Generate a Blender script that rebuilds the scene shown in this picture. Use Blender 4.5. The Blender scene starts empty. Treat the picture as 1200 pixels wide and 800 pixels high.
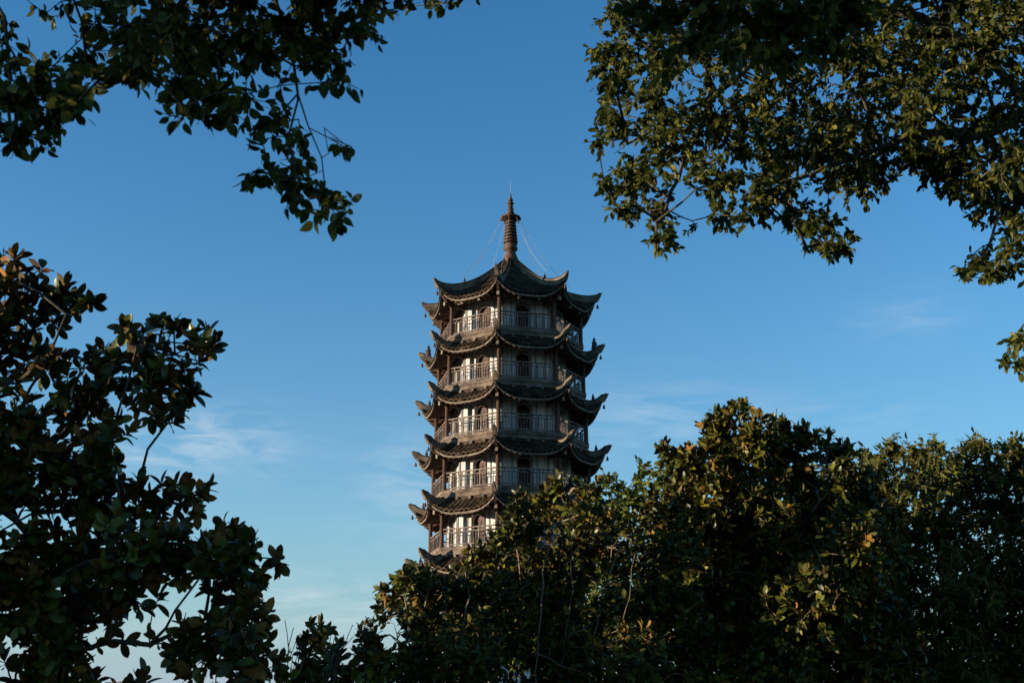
import bpy, math, random
import numpy as np
from mathutils import Vector, Matrix, noise

scene = bpy.context.scene
COL = scene.collection
R = math.radians

# ------------------------------------------------------------------ camera
FPX, PITCH, CAM = 1333.33, R(18.0), Vector((0, 0, 1.6))
cam_data = bpy.data.cameras.new('camera')
cam = bpy.data.objects.new('camera', cam_data)
COL.objects.link(cam)
cam.location = CAM
cam.rotation_euler = (R(90) + PITCH, 0, 0)
cam_data.sensor_width = 36
cam_data.lens = 40
cam_data.clip_start = 0.1
cam_data.clip_end = 6000
cam_data.dof.use_dof = True
cam_data.dof.focus_distance = 60
cam_data.dof.aperture_fstop = 5.6
scene.camera = cam


def spot(px, py, dist):
    """the point of the place seen at a pixel of the 1200x800 photograph, dist metres away over the ground"""
    a, b = (px - 600) / FPX, (400 - py) / FPX
    d = Vector((a, math.cos(PITCH) - b * math.sin(PITCH), math.sin(PITCH) + b * math.cos(PITCH)))
    return CAM + d * (dist / d.y)


def aim(px, py):
    d = spot(px, py, 10) - CAM
    return d.normalized()


# ------------------------------------------------------------------ materials
def new_mat(name):
    m = bpy.data.materials.new(name)
    m.use_nodes = True
    nt = m.node_tree
    return m, nt, nt.nodes['Principled BSDF'], nt.nodes['Material Output']


def surface(name, c1, c2, scale=3.0, rough=0.8, bump=0.0, bump_scale=20.0, stretch=(1, 1, 1), spec=0.3, detail=6.0, lo=0.35, hi=0.65):
    m, nt, p, out = new_mat(name)
    N, L = nt.nodes, nt.links
    tc = N.new('ShaderNodeTexCoord')
    mp = N.new('ShaderNodeMapping')
    mp.inputs['Scale'].default_value = stretch
    L.new(tc.outputs['Object'], mp.inputs['Vector'])
    n1 = N.new('ShaderNodeTexNoise')
    n1.inputs['Scale'].default_value = scale
    n1.inputs['Detail'].default_value = detail
    n1.inputs['Roughness'].default_value = 0.65
    L.new(mp.outputs[0], n1.inputs['Vector'])
    r = N.new('ShaderNodeValToRGB')
    r.color_ramp.elements[0].position = lo
    r.color_ramp.elements[1].position = hi
    r.color_ramp.elements[0].color = (*c1, 1)
    r.color_ramp.elements[1].color = (*c2, 1)
    L.new(n1.outputs['Fac'], r.inputs[0])
    L.new(r.outputs[0], p.inputs['Base Color'])
    p.inputs['Roughness'].default_value = rough
    p.inputs['Specular IOR Level'].default_value = spec
    if bump:
        n2 = N.new('ShaderNodeTexNoise')
        n2.inputs['Scale'].default_value = bump_scale
        L.new(mp.outputs[0], n2.inputs['Vector'])
        b = N.new('ShaderNodeBump')
        b.inputs['Strength'].default_value = bump
        b.inputs['Distance'].default_value = 0.02
        L.new(n2.outputs['Fac'], b.inputs['Height'])
        L.new(b.outputs[0], p.inputs['Normal'])
    return m


def leaf_mat(name, stops, rough=0.4, spec=0.5, trans=0.25, tcol=None):
    """stops: [(position, colour)] over the per-leaf random value 'tone'"""
    m, nt, p, out = new_mat(name)
    N, L = nt.nodes, nt.links
    at = N.new('ShaderNodeAttribute')
    at.attribute_name = 'tone'
    r = N.new('ShaderNodeValToRGB')
    el = r.color_ramp.elements
    while len(el) < len(stops):
        el.new(0.5)
    for e, (pos, c) in zip(el, stops):
        e.position = pos
        e.color = (*c, 1)
    L.new(at.outputs['Fac'], r.inputs[0])
    tc = N.new('ShaderNodeTexCoord')
    nz = N.new('ShaderNodeTexNoise')
    nz.inputs['Scale'].default_value = 30
    L.new(tc.outputs['Object'], nz.inputs['Vector'])
    mr = N.new('ShaderNodeMapRange')
    mr.inputs[1].default_value = 0.3
    mr.inputs[2].default_value = 0.7
    mr.inputs[3].default_value = 0.75
    mr.inputs[4].default_value = 1.2
    L.new(nz.outputs['Fac'], mr.inputs[0])
    mx = N.new('ShaderNodeVectorMath')
    mx.operation = 'SCALE'
    L.new(r.outputs[0], mx.inputs[0])
    L.new(mr.outputs[0], mx.inputs['Scale'])
    L.new(mx.outputs[0], p.inputs['Base Color'])
    p.inputs['Roughness'].default_value = rough
    p.inputs['Specular IOR Level'].default_value = spec
    if trans:
        t = N.new('ShaderNodeBsdfTranslucent')
        if tcol:
            t.inputs['Color'].default_value = (*tcol, 1)
        else:
            L.new(mx.outputs[0], t.inputs['Color'])
        mix = N.new('ShaderNodeMixShader')
        mix.inputs[0].default_value = trans
        L.new(p.outputs[0], mix.inputs[1])
        L.new(t.outputs[0], mix.inputs[2])
        L.new(mix.outputs[0], out.inputs['Surface'])
    return m


M = {}
M['plaster'] = surface('white_plaster', (0.42, 0.41, 0.395), (0.66, 0.655, 0.635), 1.5, 0.9, 0.15, 30, (1.6, 1.6, 0.35), 0.2)
M['pilaster'] = surface('grey_pilaster', (0.2, 0.19, 0.18), (0.32, 0.31, 0.29), 3, 0.85)
M['timber'] = surface('brown_timber', (0.045, 0.022, 0.013), (0.12, 0.066, 0.042), 2.5, 0.7, 0.3, 25, (6, 6, 1))
M['rail'] = surface('weathered_rail', (0.06, 0.041, 0.032), (0.22, 0.165, 0.13), 4, 0.75)
M['door'] = surface('red_door', (0.028, 0.007, 0.005), (0.065, 0.015, 0.010), 3, 0.55, 0.2, 20, (6, 6, 1))
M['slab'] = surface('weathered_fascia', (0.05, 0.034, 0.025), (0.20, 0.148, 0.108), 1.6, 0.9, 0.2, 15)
M['tile'] = surface('dark_roof_tile', (0.014, 0.008, 0.004), (0.066, 0.045, 0.027), 1.3, 0.9, 0.3, 20, spec=0.05)
M['ridge'] = surface('pale_ridge_mortar', (0.03, 0.02, 0.014), (0.21, 0.155, 0.10), 1.6, 0.9, 0.3, 12)
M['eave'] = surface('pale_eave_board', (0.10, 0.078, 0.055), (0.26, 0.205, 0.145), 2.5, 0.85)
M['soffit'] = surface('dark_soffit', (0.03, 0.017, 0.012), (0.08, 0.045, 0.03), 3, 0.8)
M['iron'] = surface('rusty_iron', (0.04, 0.022, 0.014), (0.13, 0.072, 0.044), 4, 0.75, 0.3, 15)
M['steel'] = surface('dull_steel', (0.2, 0.2, 0.2), (0.4, 0.4, 0.39), 6, 0.5)
M['stone'] = surface('grey_stone', (0.2, 0.19, 0.17), (0.36, 0.34, 0.31), 1.2, 0.9, 0.4, 8)
M['statue'] = surface('dark_stone', (0.03, 0.028, 0.026), (0.08, 0.075, 0.07), 6, 0.85)
M['glass'] = surface('dim_glass', (0.02, 0.025, 0.03), (0.04, 0.045, 0.05), 3, 0.15, spec=0.6)
M['cream'] = surface('cream_render', (0.5, 0.45, 0.36), (0.65, 0.6, 0.5), 0.8, 0.9)
M['clay'] = surface('clay_tile', (0.22, 0.13, 0.08), (0.36, 0.22, 0.14), 2, 0.85)
M['bark'] = surface('grey_brown_bark', (0.03, 0.023, 0.017), (0.095, 0.072, 0.05), 8, 0.9, 0.6, 30, (3, 3, 0.6))
M['pale_bark'] = surface('pale_bark', (0.08, 0.06, 0.04), (0.24, 0.185, 0.125), 8, 0.9, 0.5, 30, (3, 3, 0.6))


# ------------------------------------------------------------------ mesh builder
class MB:
    def __init__(self):
        self.v, self.f, self.mi, self.sm = [], [], [], []

    def add(self, verts, faces, mi=0, smooth=False):
        n = len(self.v)
        self.v += [tuple(p) for p in verts]
        for f in faces:
            self.f.append(tuple(i + n for i in f))
            self.mi.append(mi)
            self.sm.append(smooth)

    def box(self, cx, cy, cz, sx, sy, sz, mi=0, rot=None):
        vs = [Vector((x * sx / 2, y * sy / 2, z * sz / 2)) for x in (-1, 1) for y in (-1, 1) for z in (-1, 1)]
        if rot is not None:
            vs = [rot @ p for p in vs]
        vs = [p + Vector((cx, cy, cz)) for p in vs]
        self.add(vs, [(0, 1, 3, 2), (4, 6, 7, 5), (0, 4, 5, 1), (2, 3, 7, 6), (0, 2, 6, 4), (1, 5, 7, 3)], mi)

    def bar(self, a, b, w, h, mi=0, w2=None, h2=None):
        """a squared bar from a to b, width w across, h upright"""
        a, b = Vector(a), Vector(b)
        d = (b - a).normalized()
        s = d.cross(Vector((0, 0, 1)))
        s = s.normalized() if s.length > 1e-4 else Vector((1, 0, 0))
        u = s.cross(d).normalized()
        w2, h2 = w2 or w, h2 or h
        vs = []
        for p, ww, hh in ((a, w, h), (b, w2, h2)):
            vs += [p + s * (x * ww / 2) + u * (z * hh / 2) for x, z in ((-1, -1), (1, -1), (1, 1), (-1, 1))]
        self.add(vs, [(0, 1, 2, 3), (7, 6, 5, 4), (0, 4, 5, 1), (1, 5, 6, 2), (2, 6, 7, 3), (3, 7, 4, 0)], mi)

    def lathe(self, prof, n=20, mi=0, c=(0, 0, 0), smooth=True):
        vs, fs = [], []
        for r, z in prof:
            for k in range(n):
                a = 2 * math.pi * k / n
                vs.append((c[0] + r * math.cos(a), c[1] + r * math.sin(a), c[2] + z))
        for i in range(len(prof) - 1):
            for k in range(n):
                k2 = (k + 1) % n
                fs.append((i * n + k, i * n + k2, (i + 1) * n + k2, (i + 1) * n + k))
        fs.append(tuple(reversed(range(n))))
        fs.append(tuple(range((len(prof) - 1) * n, len(prof) * n)))
        self.add(vs, fs, mi, smooth)

    def tube(self, pts, r, n=6, mi=0):
        pts = [Vector(p) for p in pts]
        vs, fs = [], []
        for i, p in enumerate(pts):
            d = (pts[min(i + 1, len(pts) - 1)] - pts[max(i - 1, 0)]).normalized()
            s = d.cross(Vector((0, 0, 1)))
            s = s.normalized() if s.length > 1e-3 else Vector((1, 0, 0))
            u = s.cross(d)
            rr = r[i] if isinstance(r, (list, tuple)) else r
            for k in range(n):
                a = 2 * math.pi * k / n
                vs.append(p + s * (rr * math.cos(a)) + u * (rr * math.sin(a)))
        for i in range(len(pts) - 1):
            for k in range(n):
                k2 = (k + 1) % n
                fs.append((i * n + k, i * n + k2, (i + 1) * n + k2, (i + 1) * n + k))
        fs.append(tuple(reversed(range(n))))
        fs.append(tuple(range((len(pts) - 1) * n, len(pts) * n)))
        self.add(vs, fs, mi, True)

    def turned(self, ang):
        """the same pieces turned about the upright axis"""
        o = MB()
        c, s = math.cos(ang), math.sin(ang)
        o.v = [(x * c - y * s, x * s + y * c, z) for x, y, z in self.v]
        o.f, o.mi, o.sm = list(self.f), list(self.mi), list(self.sm)
        return o

    def merge(self, o):
        n = len(self.v)
        self.v += o.v
        self.f += [tuple(i + n for i in f) for f in o.f]
        self.mi += o.mi
        self.sm += o.sm

    def build(self, name, mats, parent=None):
        me = bpy.data.meshes.new(name)
        me.from_pydata(self.v, [], self.f)
        for m in (mats if isinstance(mats, (list, tuple)) else [mats]):
            me.materials.append(m)
        me.polygons.foreach_set('material_index', self.mi)
        me.polygons.foreach_set('use_smooth', self.sm)
        me.update()
        ob = bpy.data.objects.new(name, me)
        COL.objects.link(ob)
        ob.parent = parent
        return ob


def thing(name, label, cat, loc=(0, 0, 0), group=None):
    o = bpy.data.objects.new(name, None)
    COL.objects.link(o)
    o.location = loc
    o['label'] = label
    o['category'] = cat
    if group:
        o['group'] = group
    return o

# ------------------------------------------------------------------ the pagoda
T8 = math.tan(R(22.5))
PAG = Vector((-0.1, 70.0, 0.0))
pagoda = thing('pagoda', 'tall octagonal pagoda of stacked balconies and dark upturned tile roofs with a ringed spire', 'pagoda', PAG)
FACE = [R(14 + 45 * k) for k in range(8)]          # outward directions of the faces, turned from the camera side
CORN = [R(-8.5 + 45 * k) for k in range(8)]
FLOORS = [23.8, 20.6, 17.35, 14.05, 10.7, 7.3, 1.2]  # top storey first
rng = random.Random(7)


def arch_wall(ap, z0, z1, dw, dh, depth):
    """one wall face looking towards -Y with an arched opening and its reveal"""
    b = MB()
    hw = ap * T8
    y = -ap
    hx = dw / 2
    spring = z0 + dh - hx * 0.75
    arc = [(hx * math.cos(a), spring + hx * 0.75 * math.sin(a)) for a in [math.pi * i / 10 for i in range(11)]]   # from right to left
    b.add([(-hw, y, z0), (-hx, y, z0), (-hx, y, z1), (-hw, y, z1)], [(0, 1, 2, 3)])
    b.add([(hx, y, z0), (hw, y, z0), (hw, y, z1), (hx, y, z1)], [(0, 1, 2, 3)])
    vs = []
    for x, z in arc:
        vs += [(x, y, z), (x, y, z1)]
    b.add(vs, [(2 * i, 2 * i + 1, 2 * i + 3, 2 * i + 2) for i in range(10)])
    path = [(hx, z0)] + arc + [(-hx, z0)]
    path = [p for i, p in enumerate(path)]
    b.add([(hx, y, z0), (hx, y, spring), (hx, y + depth, spring), (hx, y + depth, z0)], [(0, 1, 2, 3)])
    b.add([(-hx, y, z0), (-hx, y, spring), (-hx, y + depth, spring), (-hx, y + depth, z0)], [(3, 2, 1, 0)])
    vs = []
    for x, z in arc:
        vs += [(x, y, z), (x, y + depth, z)]
    b.add(vs, [(2 * i, 2 * i + 1, 2 * i + 3, 2 * i + 2) for i in range(10)])
    # grey pilasters standing proud of the plaster
    for x in (-hw + 0.05, -hx - 0.36, hx + 0.36, hw - 0.05):
        b.box(x, y - 0.02, (z0 + z1) / 2, 0.07, 0.04, z1 - z0 - 0.01, 1)
    b.box(0, y - 0.03, z1 - 0.16, 2 * hw - 0.05, 0.1, 0.2, 2)
    return b, arc, spring


def door_mesh(ap, z0, dw, arc, depth):
    b = MB()
    hx = dw / 2
    y = -ap + depth - 0.02
    pts = [(hx, z0)] + arc + [(-hx, z0)]
    n = len(pts)
    b.add([(x, y, z) for x, z in pts] + [(x, y + 0.06, z) for x, z in pts],
          [tuple(reversed(range(n))), tuple(range(n, 2 * n))] + [(i, (i + 1) % n, n + (i + 1) % n, n + i) for i in range(n)])
    zt = max(z for x, z in pts)
    for x in (-hx + 0.05, -0.03, 0.03, hx - 0.05):
        b.box(x, y - 0.015, z0 + (zt - z0) * 0.42, 0.05, 0.04, (zt - z0) * 0.82, 1)
    for fz in (0.06, 0.42, 0.8):
        b.box(0, y - 0.014, z0 + (zt - z0) * fz, dw - 0.06, 0.034, 0.06, 1)
    # frame round the arch
    fr = [(x * 1.09, z0 + (z - z0) * 1.03) for x, z in arc]
    fr = [(hx * 1.09, z0 + 0.01)] + fr + [(-hx * 1.09, z0 + 0.01)]
    yy = -ap - 0.03
    for (x0, za), (x1, zb) in zip(fr[:-1], fr[1:]):
        if abs(x0 - x1) + abs(za - zb) > 1e-3:
            b.bar((x0, yy, za), (x1, yy, zb), 0.045, 0.05, 1)
    return b


def railing_mesh(ap, z0, hgt=1.05):
    b = MB()
    hw = ap * T8 - 0.11
    y = -ap
    b.box(0, y, z0 + hgt, 2 * hw, 0.09, 0.075)
    b.box(0, y, z0 + hgt - 0.2, 2 * hw, 0.05, 0.05)
    b.box(0, y, z0 + 0.12, 2 * hw, 0.06, 0.07)
    n = 19
    for i in range(1, n):
        x = -hw + 2 * hw * i / n
        big = i in (6, 13)
        b.box(x, y, z0 + (hgt if big else hgt - 0.2) / 2 + 0.06, 0.08 if big else 0.032, 0.08 if big else 0.032, (hgt if big else hgt - 0.2) - 0.12, 0)
    for i in range(1, 7):
        x = -hw + 2 * hw * (i - 0.5) / 6
        b.box(x, y, z0 + hgt - 0.1, 0.05, 0.04, 0.14)
    return b


class RoofShape:
    def __init__(s, A0, A1, z0, z1, rise, E, power):
        s.A0, s.A1, s.z0, s.z1, s.rise, s.E, s.power = A0, A1, z0, z1, rise, E, power

    def at(s, u, v, dz=0.0):
        a = s.A0 + (s.A1 - s.A0) * v
        w = a * T8
        au = abs(u)
        k = 1 + s.E * v * v * au ** 5
        x, o = u * w * k, a * k
        z = s.z0 + (s.z1 - s.z0) * (1 - (1 - v) ** s.power) + s.rise * v ** 2 * au ** 3.2
        return Vector((x, -o, z + dz))


def roof_sheet(S, nv, ribs):
    """one face of tiles: rows of half-round cover tiles running down the slope, a scalloped drip edge and a solid underside"""
    b = MB()
    nu = ribs * 5
    top = []
    for j in range(nv + 1):
        v = j / nv
        w = (S.A0 + (S.A1 - S.A0) * v) * T8
        pitch = 2 * S.A1 * T8 / ribs
        row = []
        for i in range(nu + 1):
            u = -1 + 2 * i / nu
            x = u * w
            ph = (x / pitch + (0.5 if ribs % 2 else 0)) * math.pi
            h = abs(math.sin(ph)) ** 0.7
            step = 0.012 * ((j * 1.0) % 2)
            row.append(S.at(u, v, 0.10 * h + step))
        top.append(row)
    vs = [p for r in top for p in r]
    m = nu + 1
    b.add(vs, [(j * m + i, (j + 1) * m + i, (j + 1) * m + i + 1, j * m + i + 1) for j in range(nv) for i in range(nu)], 0, False)
    # drip tiles hanging at the edge
    vs, fs = [], []
    for i in range(nu + 1):
        u = -1 + 2 * i / nu
        x = u * S.A1 * T8
        ph = (x / pitch + (0.5 if ribs % 2 else 0)) * math.pi
        h = abs(math.sin(ph)) ** 0.7
        p = top[nv][i]
        q = S.at(u, 1, -0.02 - 0.17 * (1 - h))
        q.y -= 0.02
        vs += [p, q]
    fs = [(2 * i, 2 * i + 1, 2 * i + 3, 2 * i + 2) for i in range(nu)]
    b.add(vs, fs, 0)
    return b


def eave_board(S):
    b = MB()
    nu = 24
    vs = []
    for i in range(nu + 1):
        u = -1 + 2 * i / nu
        for dz, dy in ((-0.15, 0.03), (-0.25, 0.03), (-0.25, 0.16), (-0.15, 0.16)):
            p = S.at(u, 1, dz)
            k = 1 - dy / abs(p.y)
            vs.append((p.x * k, p.y * k, p.z))
    fs = []
    for i in range(nu):
        for k in range(4):
            fs.append((4 * i + k, 4 * i + 4 + k, 4 * i + 4 + (k + 1) % 4, 4 * i + (k + 1) % 4))
    b.add(vs, fs)
    return b


def soffit_mesh(S, zwall, apw):
    b = MB()
    nu, nv = 20, 6
    vs = []
    for j in range(nv + 1):
        t = j / nv
        for i in range(nu + 1):
            u = -1 + 2 * i / nu
            e = S.at(u, 1, -0.2)
            k = 1 - 0.12 / abs(e.y)
            e = Vector((e.x * k, e.y * k, e.z))
            q = Vector((u * apw * T8, -apw, zwall))
            p = q.lerp(e, t)
            p.z -= 0.12 * math.sin(math.pi * t)
            vs.append(p)
    m = nu + 1
    b.add(vs, [(j * m + i, j * m + i + 1, (j + 1) * m + i + 1, (j + 1) * m + i) for j in range(nv) for i in range(nu)])
    for i in range(13):
        u = -0.94 + 1.88 * i / 12
        pts = []
        for t in (0.3, 0.65, 0.985):
            e = S.at(u, 1, -0.2)
            q = Vector((u * apw * T8, -apw, zwall))
            p = q.lerp(e, t)
            p.z -= 0.12 * math.sin(math.pi * t) + 0.06
            pts.append(p)
        b.bar(pts[0], pts[1], 0.1, 0.1, 1)
        b.bar(pts[1], pts[2], 0.1, 0.1, 1)
    return b


def ridge_mesh(S, tip_r, tip_z):
    """hip ridge on a corner facing -Y, ending in an upturned horn"""
    b = MB()
    c8 = 1 / math.cos(R(22.5))
    st = []
    for j in range(15):
        v = j / 14
        a = (S.A0 + (S.A1 - S.A0) * v) * c8 * (1 + S.E * v * v)
        z = S.at(1, v).z
        st.append((a, z - 0.06, z + 0.30 + 0.06 * v, 0.13))
    r1, zb, zt, _ = st[-1]
    zs = zb + 0.06
    for t, w in ((0.25, 0.13), (0.5, 0.12), (0.72, 0.10), (0.88, 0.07), (1.0, 0.02)):
        r = r1 + (tip_r - r1) * t ** 0.85
        top = zs + 0.36 + (tip_z - zs - 0.36) * t ** 1.6
        bot = zs - 0.1 + (tip_z - zs + 0.07) * t ** 1.5
        st.append((r, min(bot, top - 0.03), top, w))
    vs, fs = [], []
    for r, z0, z1, w in st:
        vs += [(-w, -r, z0), (w, -r, z0), (w * 0.8, -r, z1), (-w * 0.8, -r, z1)]
    for i in range(len(st) - 1):
        for k in range(4):
            fs.append((4 * i + k, 4 * i + (k + 1) % 4, 4 * i + 4 + (k + 1) % 4, 4 * i + 4 + k))
    fs += [(3, 2, 1, 0), tuple(range(len(vs) - 4, len(vs)))]
    b.add(vs, fs)
    # rounded capping along the top, darker weathered tile
    b.tube([(0, -r, z1 + 0.02) for r, z0, z1, w in st[:-2]], 0.085, 6, 1)
    return b, st


def figure_mesh(h, r, z):
    """a small guardian statue standing on the ridge"""
    b = MB()
    b.box(0, -r, z + 0.05 * h, 0.34 * h, 0.4 * h, 0.16 * h)
    b.lathe([(0.2 * h, 0.12 * h), (0.23 * h, 0.2 * h), (0.17 * h, 0.42 * h), (0.19 * h, 0.6 * h), (0.15 * h, 0.7 * h), (0.06 * h, 0.74 * h)], 10, 0, (0, -r, z))
    b.lathe([(0.03 * h, 0.72 * h), (0.1 * h, 0.78 * h), (0.115 * h, 0.86 * h), (0.08 * h, 0.94 * h), (0.05 * h, 0.96 * h), (0.045 * h, 1.0 * h), (0.01 * h, 1.03 * h)], 10, 0, (0, -r, z))
    for s in (-1, 1):
        b.bar((s * 0.17 * h, -r, z + 0.62 * h), (s * 0.1 * h, -r - 0.2 * h, z + 0.45 * h), 0.08 * h, 0.08 * h)
    return b


def bell_mesh(r, z):
    b = MB()
    b.tube([(0, -r, z), (0, -r, z - 0.12)], 0.012, 5)
    b.lathe([(0.03, 0.0), (0.06, -0.03), (0.075, -0.16), (0.1, -0.22)], 10, 0, (0, -r, z - 0.1))
    return b


for n, zf in enumerate(FLOORS):
    top = n == 0
    ground = n == 6
    k = n * 0.11
    hgt = (FLOORS[n - 1] - zf) if n else 3.2
    zshift = hgt - 3.2 if ground else 0.0
    zr = zf + zshift                                     # the level the roof measures start from
    Rc, Rw = 4.56 + k, 3.5 + k
    apc, apw = Rc * math.cos(R(22.5)), Rw * math.cos(R(22.5))
    wtop = zr + 2.55
    # wall with eight arched doorways
    face, arc, spring = arch_wall(apw, zf, wtop, 0.82, 1.95, 0.24)
    dmesh = door_mesh(apw, zf, 0.82, arc, 0.24)
    wb = MB()
    for a in FACE:
        wb.merge(face.turned(a))
    wall = wb.build('wall', [M['plaster'], M['pilaster'], M['timber']], pagoda)
    door0 = None
    for a in FACE:
        if door0 is None:
            door0 = dmesh.build('door', [M['door'], M['timber']], wall)
            door0.rotation_euler = (0, 0, a)
        else:
            d = door0.copy()
            COL.objects.link(d)
            d.rotation_euler = (0, 0, a)
    # balcony
    bb = MB()
    if not ground:
        def ring(ap0, ap1, za, zb, mi):
            vs = []
            for a in CORN:
                for rr, zz in ((ap0, za), (ap1, za), (ap1, zb), (ap0, zb)):
                    q = rr / math.cos(R(22.5))
                    vs.append((q * math.sin(a), -q * math.cos(a), zz))
            fs = []
            for i in range(8):
                j = (i + 1) % 8
                for m in range(4):
                    m2 = (m + 1) % 4
                    fs.append((4 * i + m, 4 * j + m, 4 * j + m2, 4 * i + m2))
            bb.add(vs, fs, mi)
        ring(0.5, apc + 0.16, zf - 0.2, zf, 0)
        ring(0.6, apc + 0.10, zf - 0.46, zf - 0.203, 0)
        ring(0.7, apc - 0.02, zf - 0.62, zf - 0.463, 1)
        for a in FACE:
            for x in (-0.9, 0, 0.9):
                q = MB()
                q.box(x, -apc + 0.05, zf - 0.54, 0.16, 0.34, 0.14, 0)
                bb.merge(q.turned(a))
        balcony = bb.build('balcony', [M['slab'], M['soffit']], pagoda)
    else:
        bb.lathe([(6.6, 0.0), (6.6, 0.95), (6.75, 0.98), (6.75, 1.2)], 8, 0, (0, 0, 0), False)
        for i in range(5):
            q = MB()
            q.box(0, -6.4 - 0.3 * (5 - i), 0.12 + 0.24 * i - 0.12, 2.4, 0.9, 0.24)
            bb.merge(q.turned(FACE[0]))
        balcony = bb.build('terrace', [M['stone']], pagoda)
    r0 = None
    for a in FACE:
        if ground and a == FACE[0]:
            continue
        if r0 is None:
            r0 = railing_mesh(apc, zf).build('railing', M['rail'], balcony)
            r0.rotation_euler = (0, 0, a)
        else:
            d = r0.copy()
            COL.objects.link(d)
            d.rotation_euler = (0, 0, a)
    # roof shape of this storey
    if top:
        S = RoofShape(0.36, 4.98, 29.7, 25.94, 0.85, 0.025, 1.4)
        tip_r, tip_z = 6.0, 27.4
    else:
        S = RoofShape(apc - 0.05 - 0.11, 5.02 + k, zr + hgt - zshift - 0.62, zr + 1.98, 0.78, 0.025, 1.25)
        tip_r, tip_z = 6.0 + k * 1.15, zr + 3.28
    # columns with their brackets
    cz1 = zr + 2.2
    cm = MB()
    cm.lathe([(0.17, zf), (0.17, zf + 0.1), (0.13, zf + 0.14), (0.12, cz1)], 12, 0, (0, -Rc, 0))
    cm.box(0, -Rc, cz1 + 0.08, 0.34, 0.34, 0.16)
    bm = MB()
    zc = S.at(1, 1).z
    ce = S.A1 / math.cos(R(22.5)) * (1 + S.E)
    bm.bar((0, -Rw + 0.1, zr + 2.02), (0, -Rc - 0.55, zr + 2.02), 0.13, 0.2)
    bm.bar((0, -Rc - 0.08, zr + 1.95), (0, -ce + 0.22, zc - 0.42), 0.14, 0.2, 0, 0.12, 0.14)
    bm.bar((0, -Rc - 0.1, zr + 2.1), (0, -ce + 0.12, zc - 0.26), 0.16, 0.2, 0)
    bm.box(0, -Rc - 0.55, zr + 2.02, 0.17, 0.1, 0.24, 1)
    c0 = b0 = None
    for a in CORN:
        if c0 is None:
            c0 = cm.build('column', M['timber'], pagoda)
            b0 = bm.build('bracket', [M['timber'], M['eave']], c0)
            c0.rotation_euler = (0, 0, a)
        else:
            c = c0.copy()
            COL.objects.link(c)
            c.rotation_euler = (0, 0, a)
            d = b0.copy()
            COL.objects.link(d)
            d.parent = c
    # tie beams between the column heads, with carved bracket arms under the eaves
    lb = MB()
    for a in FACE:
        q = MB()
        hw = apc * T8 - 0.13
        q.box(0, -apc, zr + 2.2, 2 * hw, 0.16, 0.22, 0)
        q.box(0, -apc, zr + 2.02, 2 * hw, 0.07, 0.08, 0)
        for x in (-0.62, 0.62):
            q.bar((x, -apc - 0.06, zr + 2.05), (x, -S.A1 + 0.25, zr + 1.84), 0.1, 0.14, 0)
            q.box(x, -S.A1 + 0.22, zr + 1.84, 0.15, 0.1, 0.16, 1)
        lb.merge(q.turned(a))
    lb.build('lintel', [M['timber'], M['eave']], pagoda)
    # roof
    rb = MB()
    sheet = roof_sheet(S, 16 if top else 8, 13)
    for a in FACE:
        rb.merge(sheet.turned(a))
    roof = rb.build('roof', M['tile'], pagoda)
    eb, sb = MB(), MB()
    e1, s1 = eave_board(S), soffit_mesh(S, zr + 2.5, apw - 0.05)
    for a in FACE:
        eb.merge(e1.turned(a))
        sb.merge(s1.turned(a))
    eb.build('eave_board', M['eave'], roof)
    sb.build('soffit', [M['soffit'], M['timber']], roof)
    rm, st = ridge_mesh(S, tip_r, tip_z)
    h0 = None
    vfig = 9 if top else 8
    fr, _, fz, _ = st[vfig]
    fm = figure_mesh(0.42 if top else 0.5, fr, fz - 0.02)
    big = figure_mesh(0.85, st[11][0], st[11][2] - 0.02)
    for i, a in enumerate(CORN):
        if h0 is None:
            h0 = rm.build('hip_ridge', [M['ridge'], M['tile']], roof)
            f0 = fm.build('ridge_figure', M['statue'], roof)
            f0.rotation_euler = (0, 0, a if top else CORN[4] + R(360))
            g0 = bell_mesh(tip_r - 0.32, zc - 0.15).build('wind_bell', M['iron'], roof)
            for o in (h0, g0):
                o.rotation_euler = (0, 0, a)
        else:
            if n == 1 and i in (2, 6):
                g = big.build('ridge_figure', M['statue'], roof)
                g.rotation_euler = (0, 0, a)
                srcs = (h0, g0)
            else:
                srcs = (h0, f0, g0) if top or 2 <= i <= 6 else (h0, g0)
            for o in srcs:
                c = o.copy()
                COL.objects.link(c)
                c.rotation_euler = (0, 0, a)

# spire
sp = MB()
Z = 30.0
sp.lathe([(0.56, -0.3), (0.5, 0.1), (0.36, 0.45), (0.34, 0.62)], 20, 0, (0, 0, Z))
spire = sp.build('spire', M['iron'], pagoda)
b = MB()
b.lathe([(0.3, 0.6), (0.46, 0.72), (0.5, 0.84), (0.42, 0.92), (0.36, 0.98), (0.44, 1.04), (0.44, 1.1), (0.3, 1.14)], 20, 0, (0, 0, Z))
b.build('lotus_base', M['iron'], spire)
b = MB()
b.lathe([(0.17, 1.1), (0.14, 2.9), (0.09, 3.9), (0.03, 4.85)], 12, 0, (0, 0, Z))
b.build('mast', M['iron'], spire)
for i in range(7):
    t = i / 6
    rr = 0.49 - 0.13 * t
    zz = 1.27 + i * 0.235
    b = MB()
    b.lathe([(0.1, zz - 0.03), (rr * 0.85, zz - 0.07), (rr, zz - 0.05), (rr, zz + 0.05), (rr * 0.85, zz + 0.07), (0.1, zz + 0.03)], 20, 0, (0, 0, Z))
    b.build('ring', M['iron'], spire)
b = MB()
b.lathe([(0.12, 2.86), (0.34, 2.86), (0.6, 2.98), (0.7, 3.0), (0.68, 3.06), (0.4, 3.14), (0.28, 3.22), (0.12, 3.26)], 24, 0, (0, 0, Z))
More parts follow.
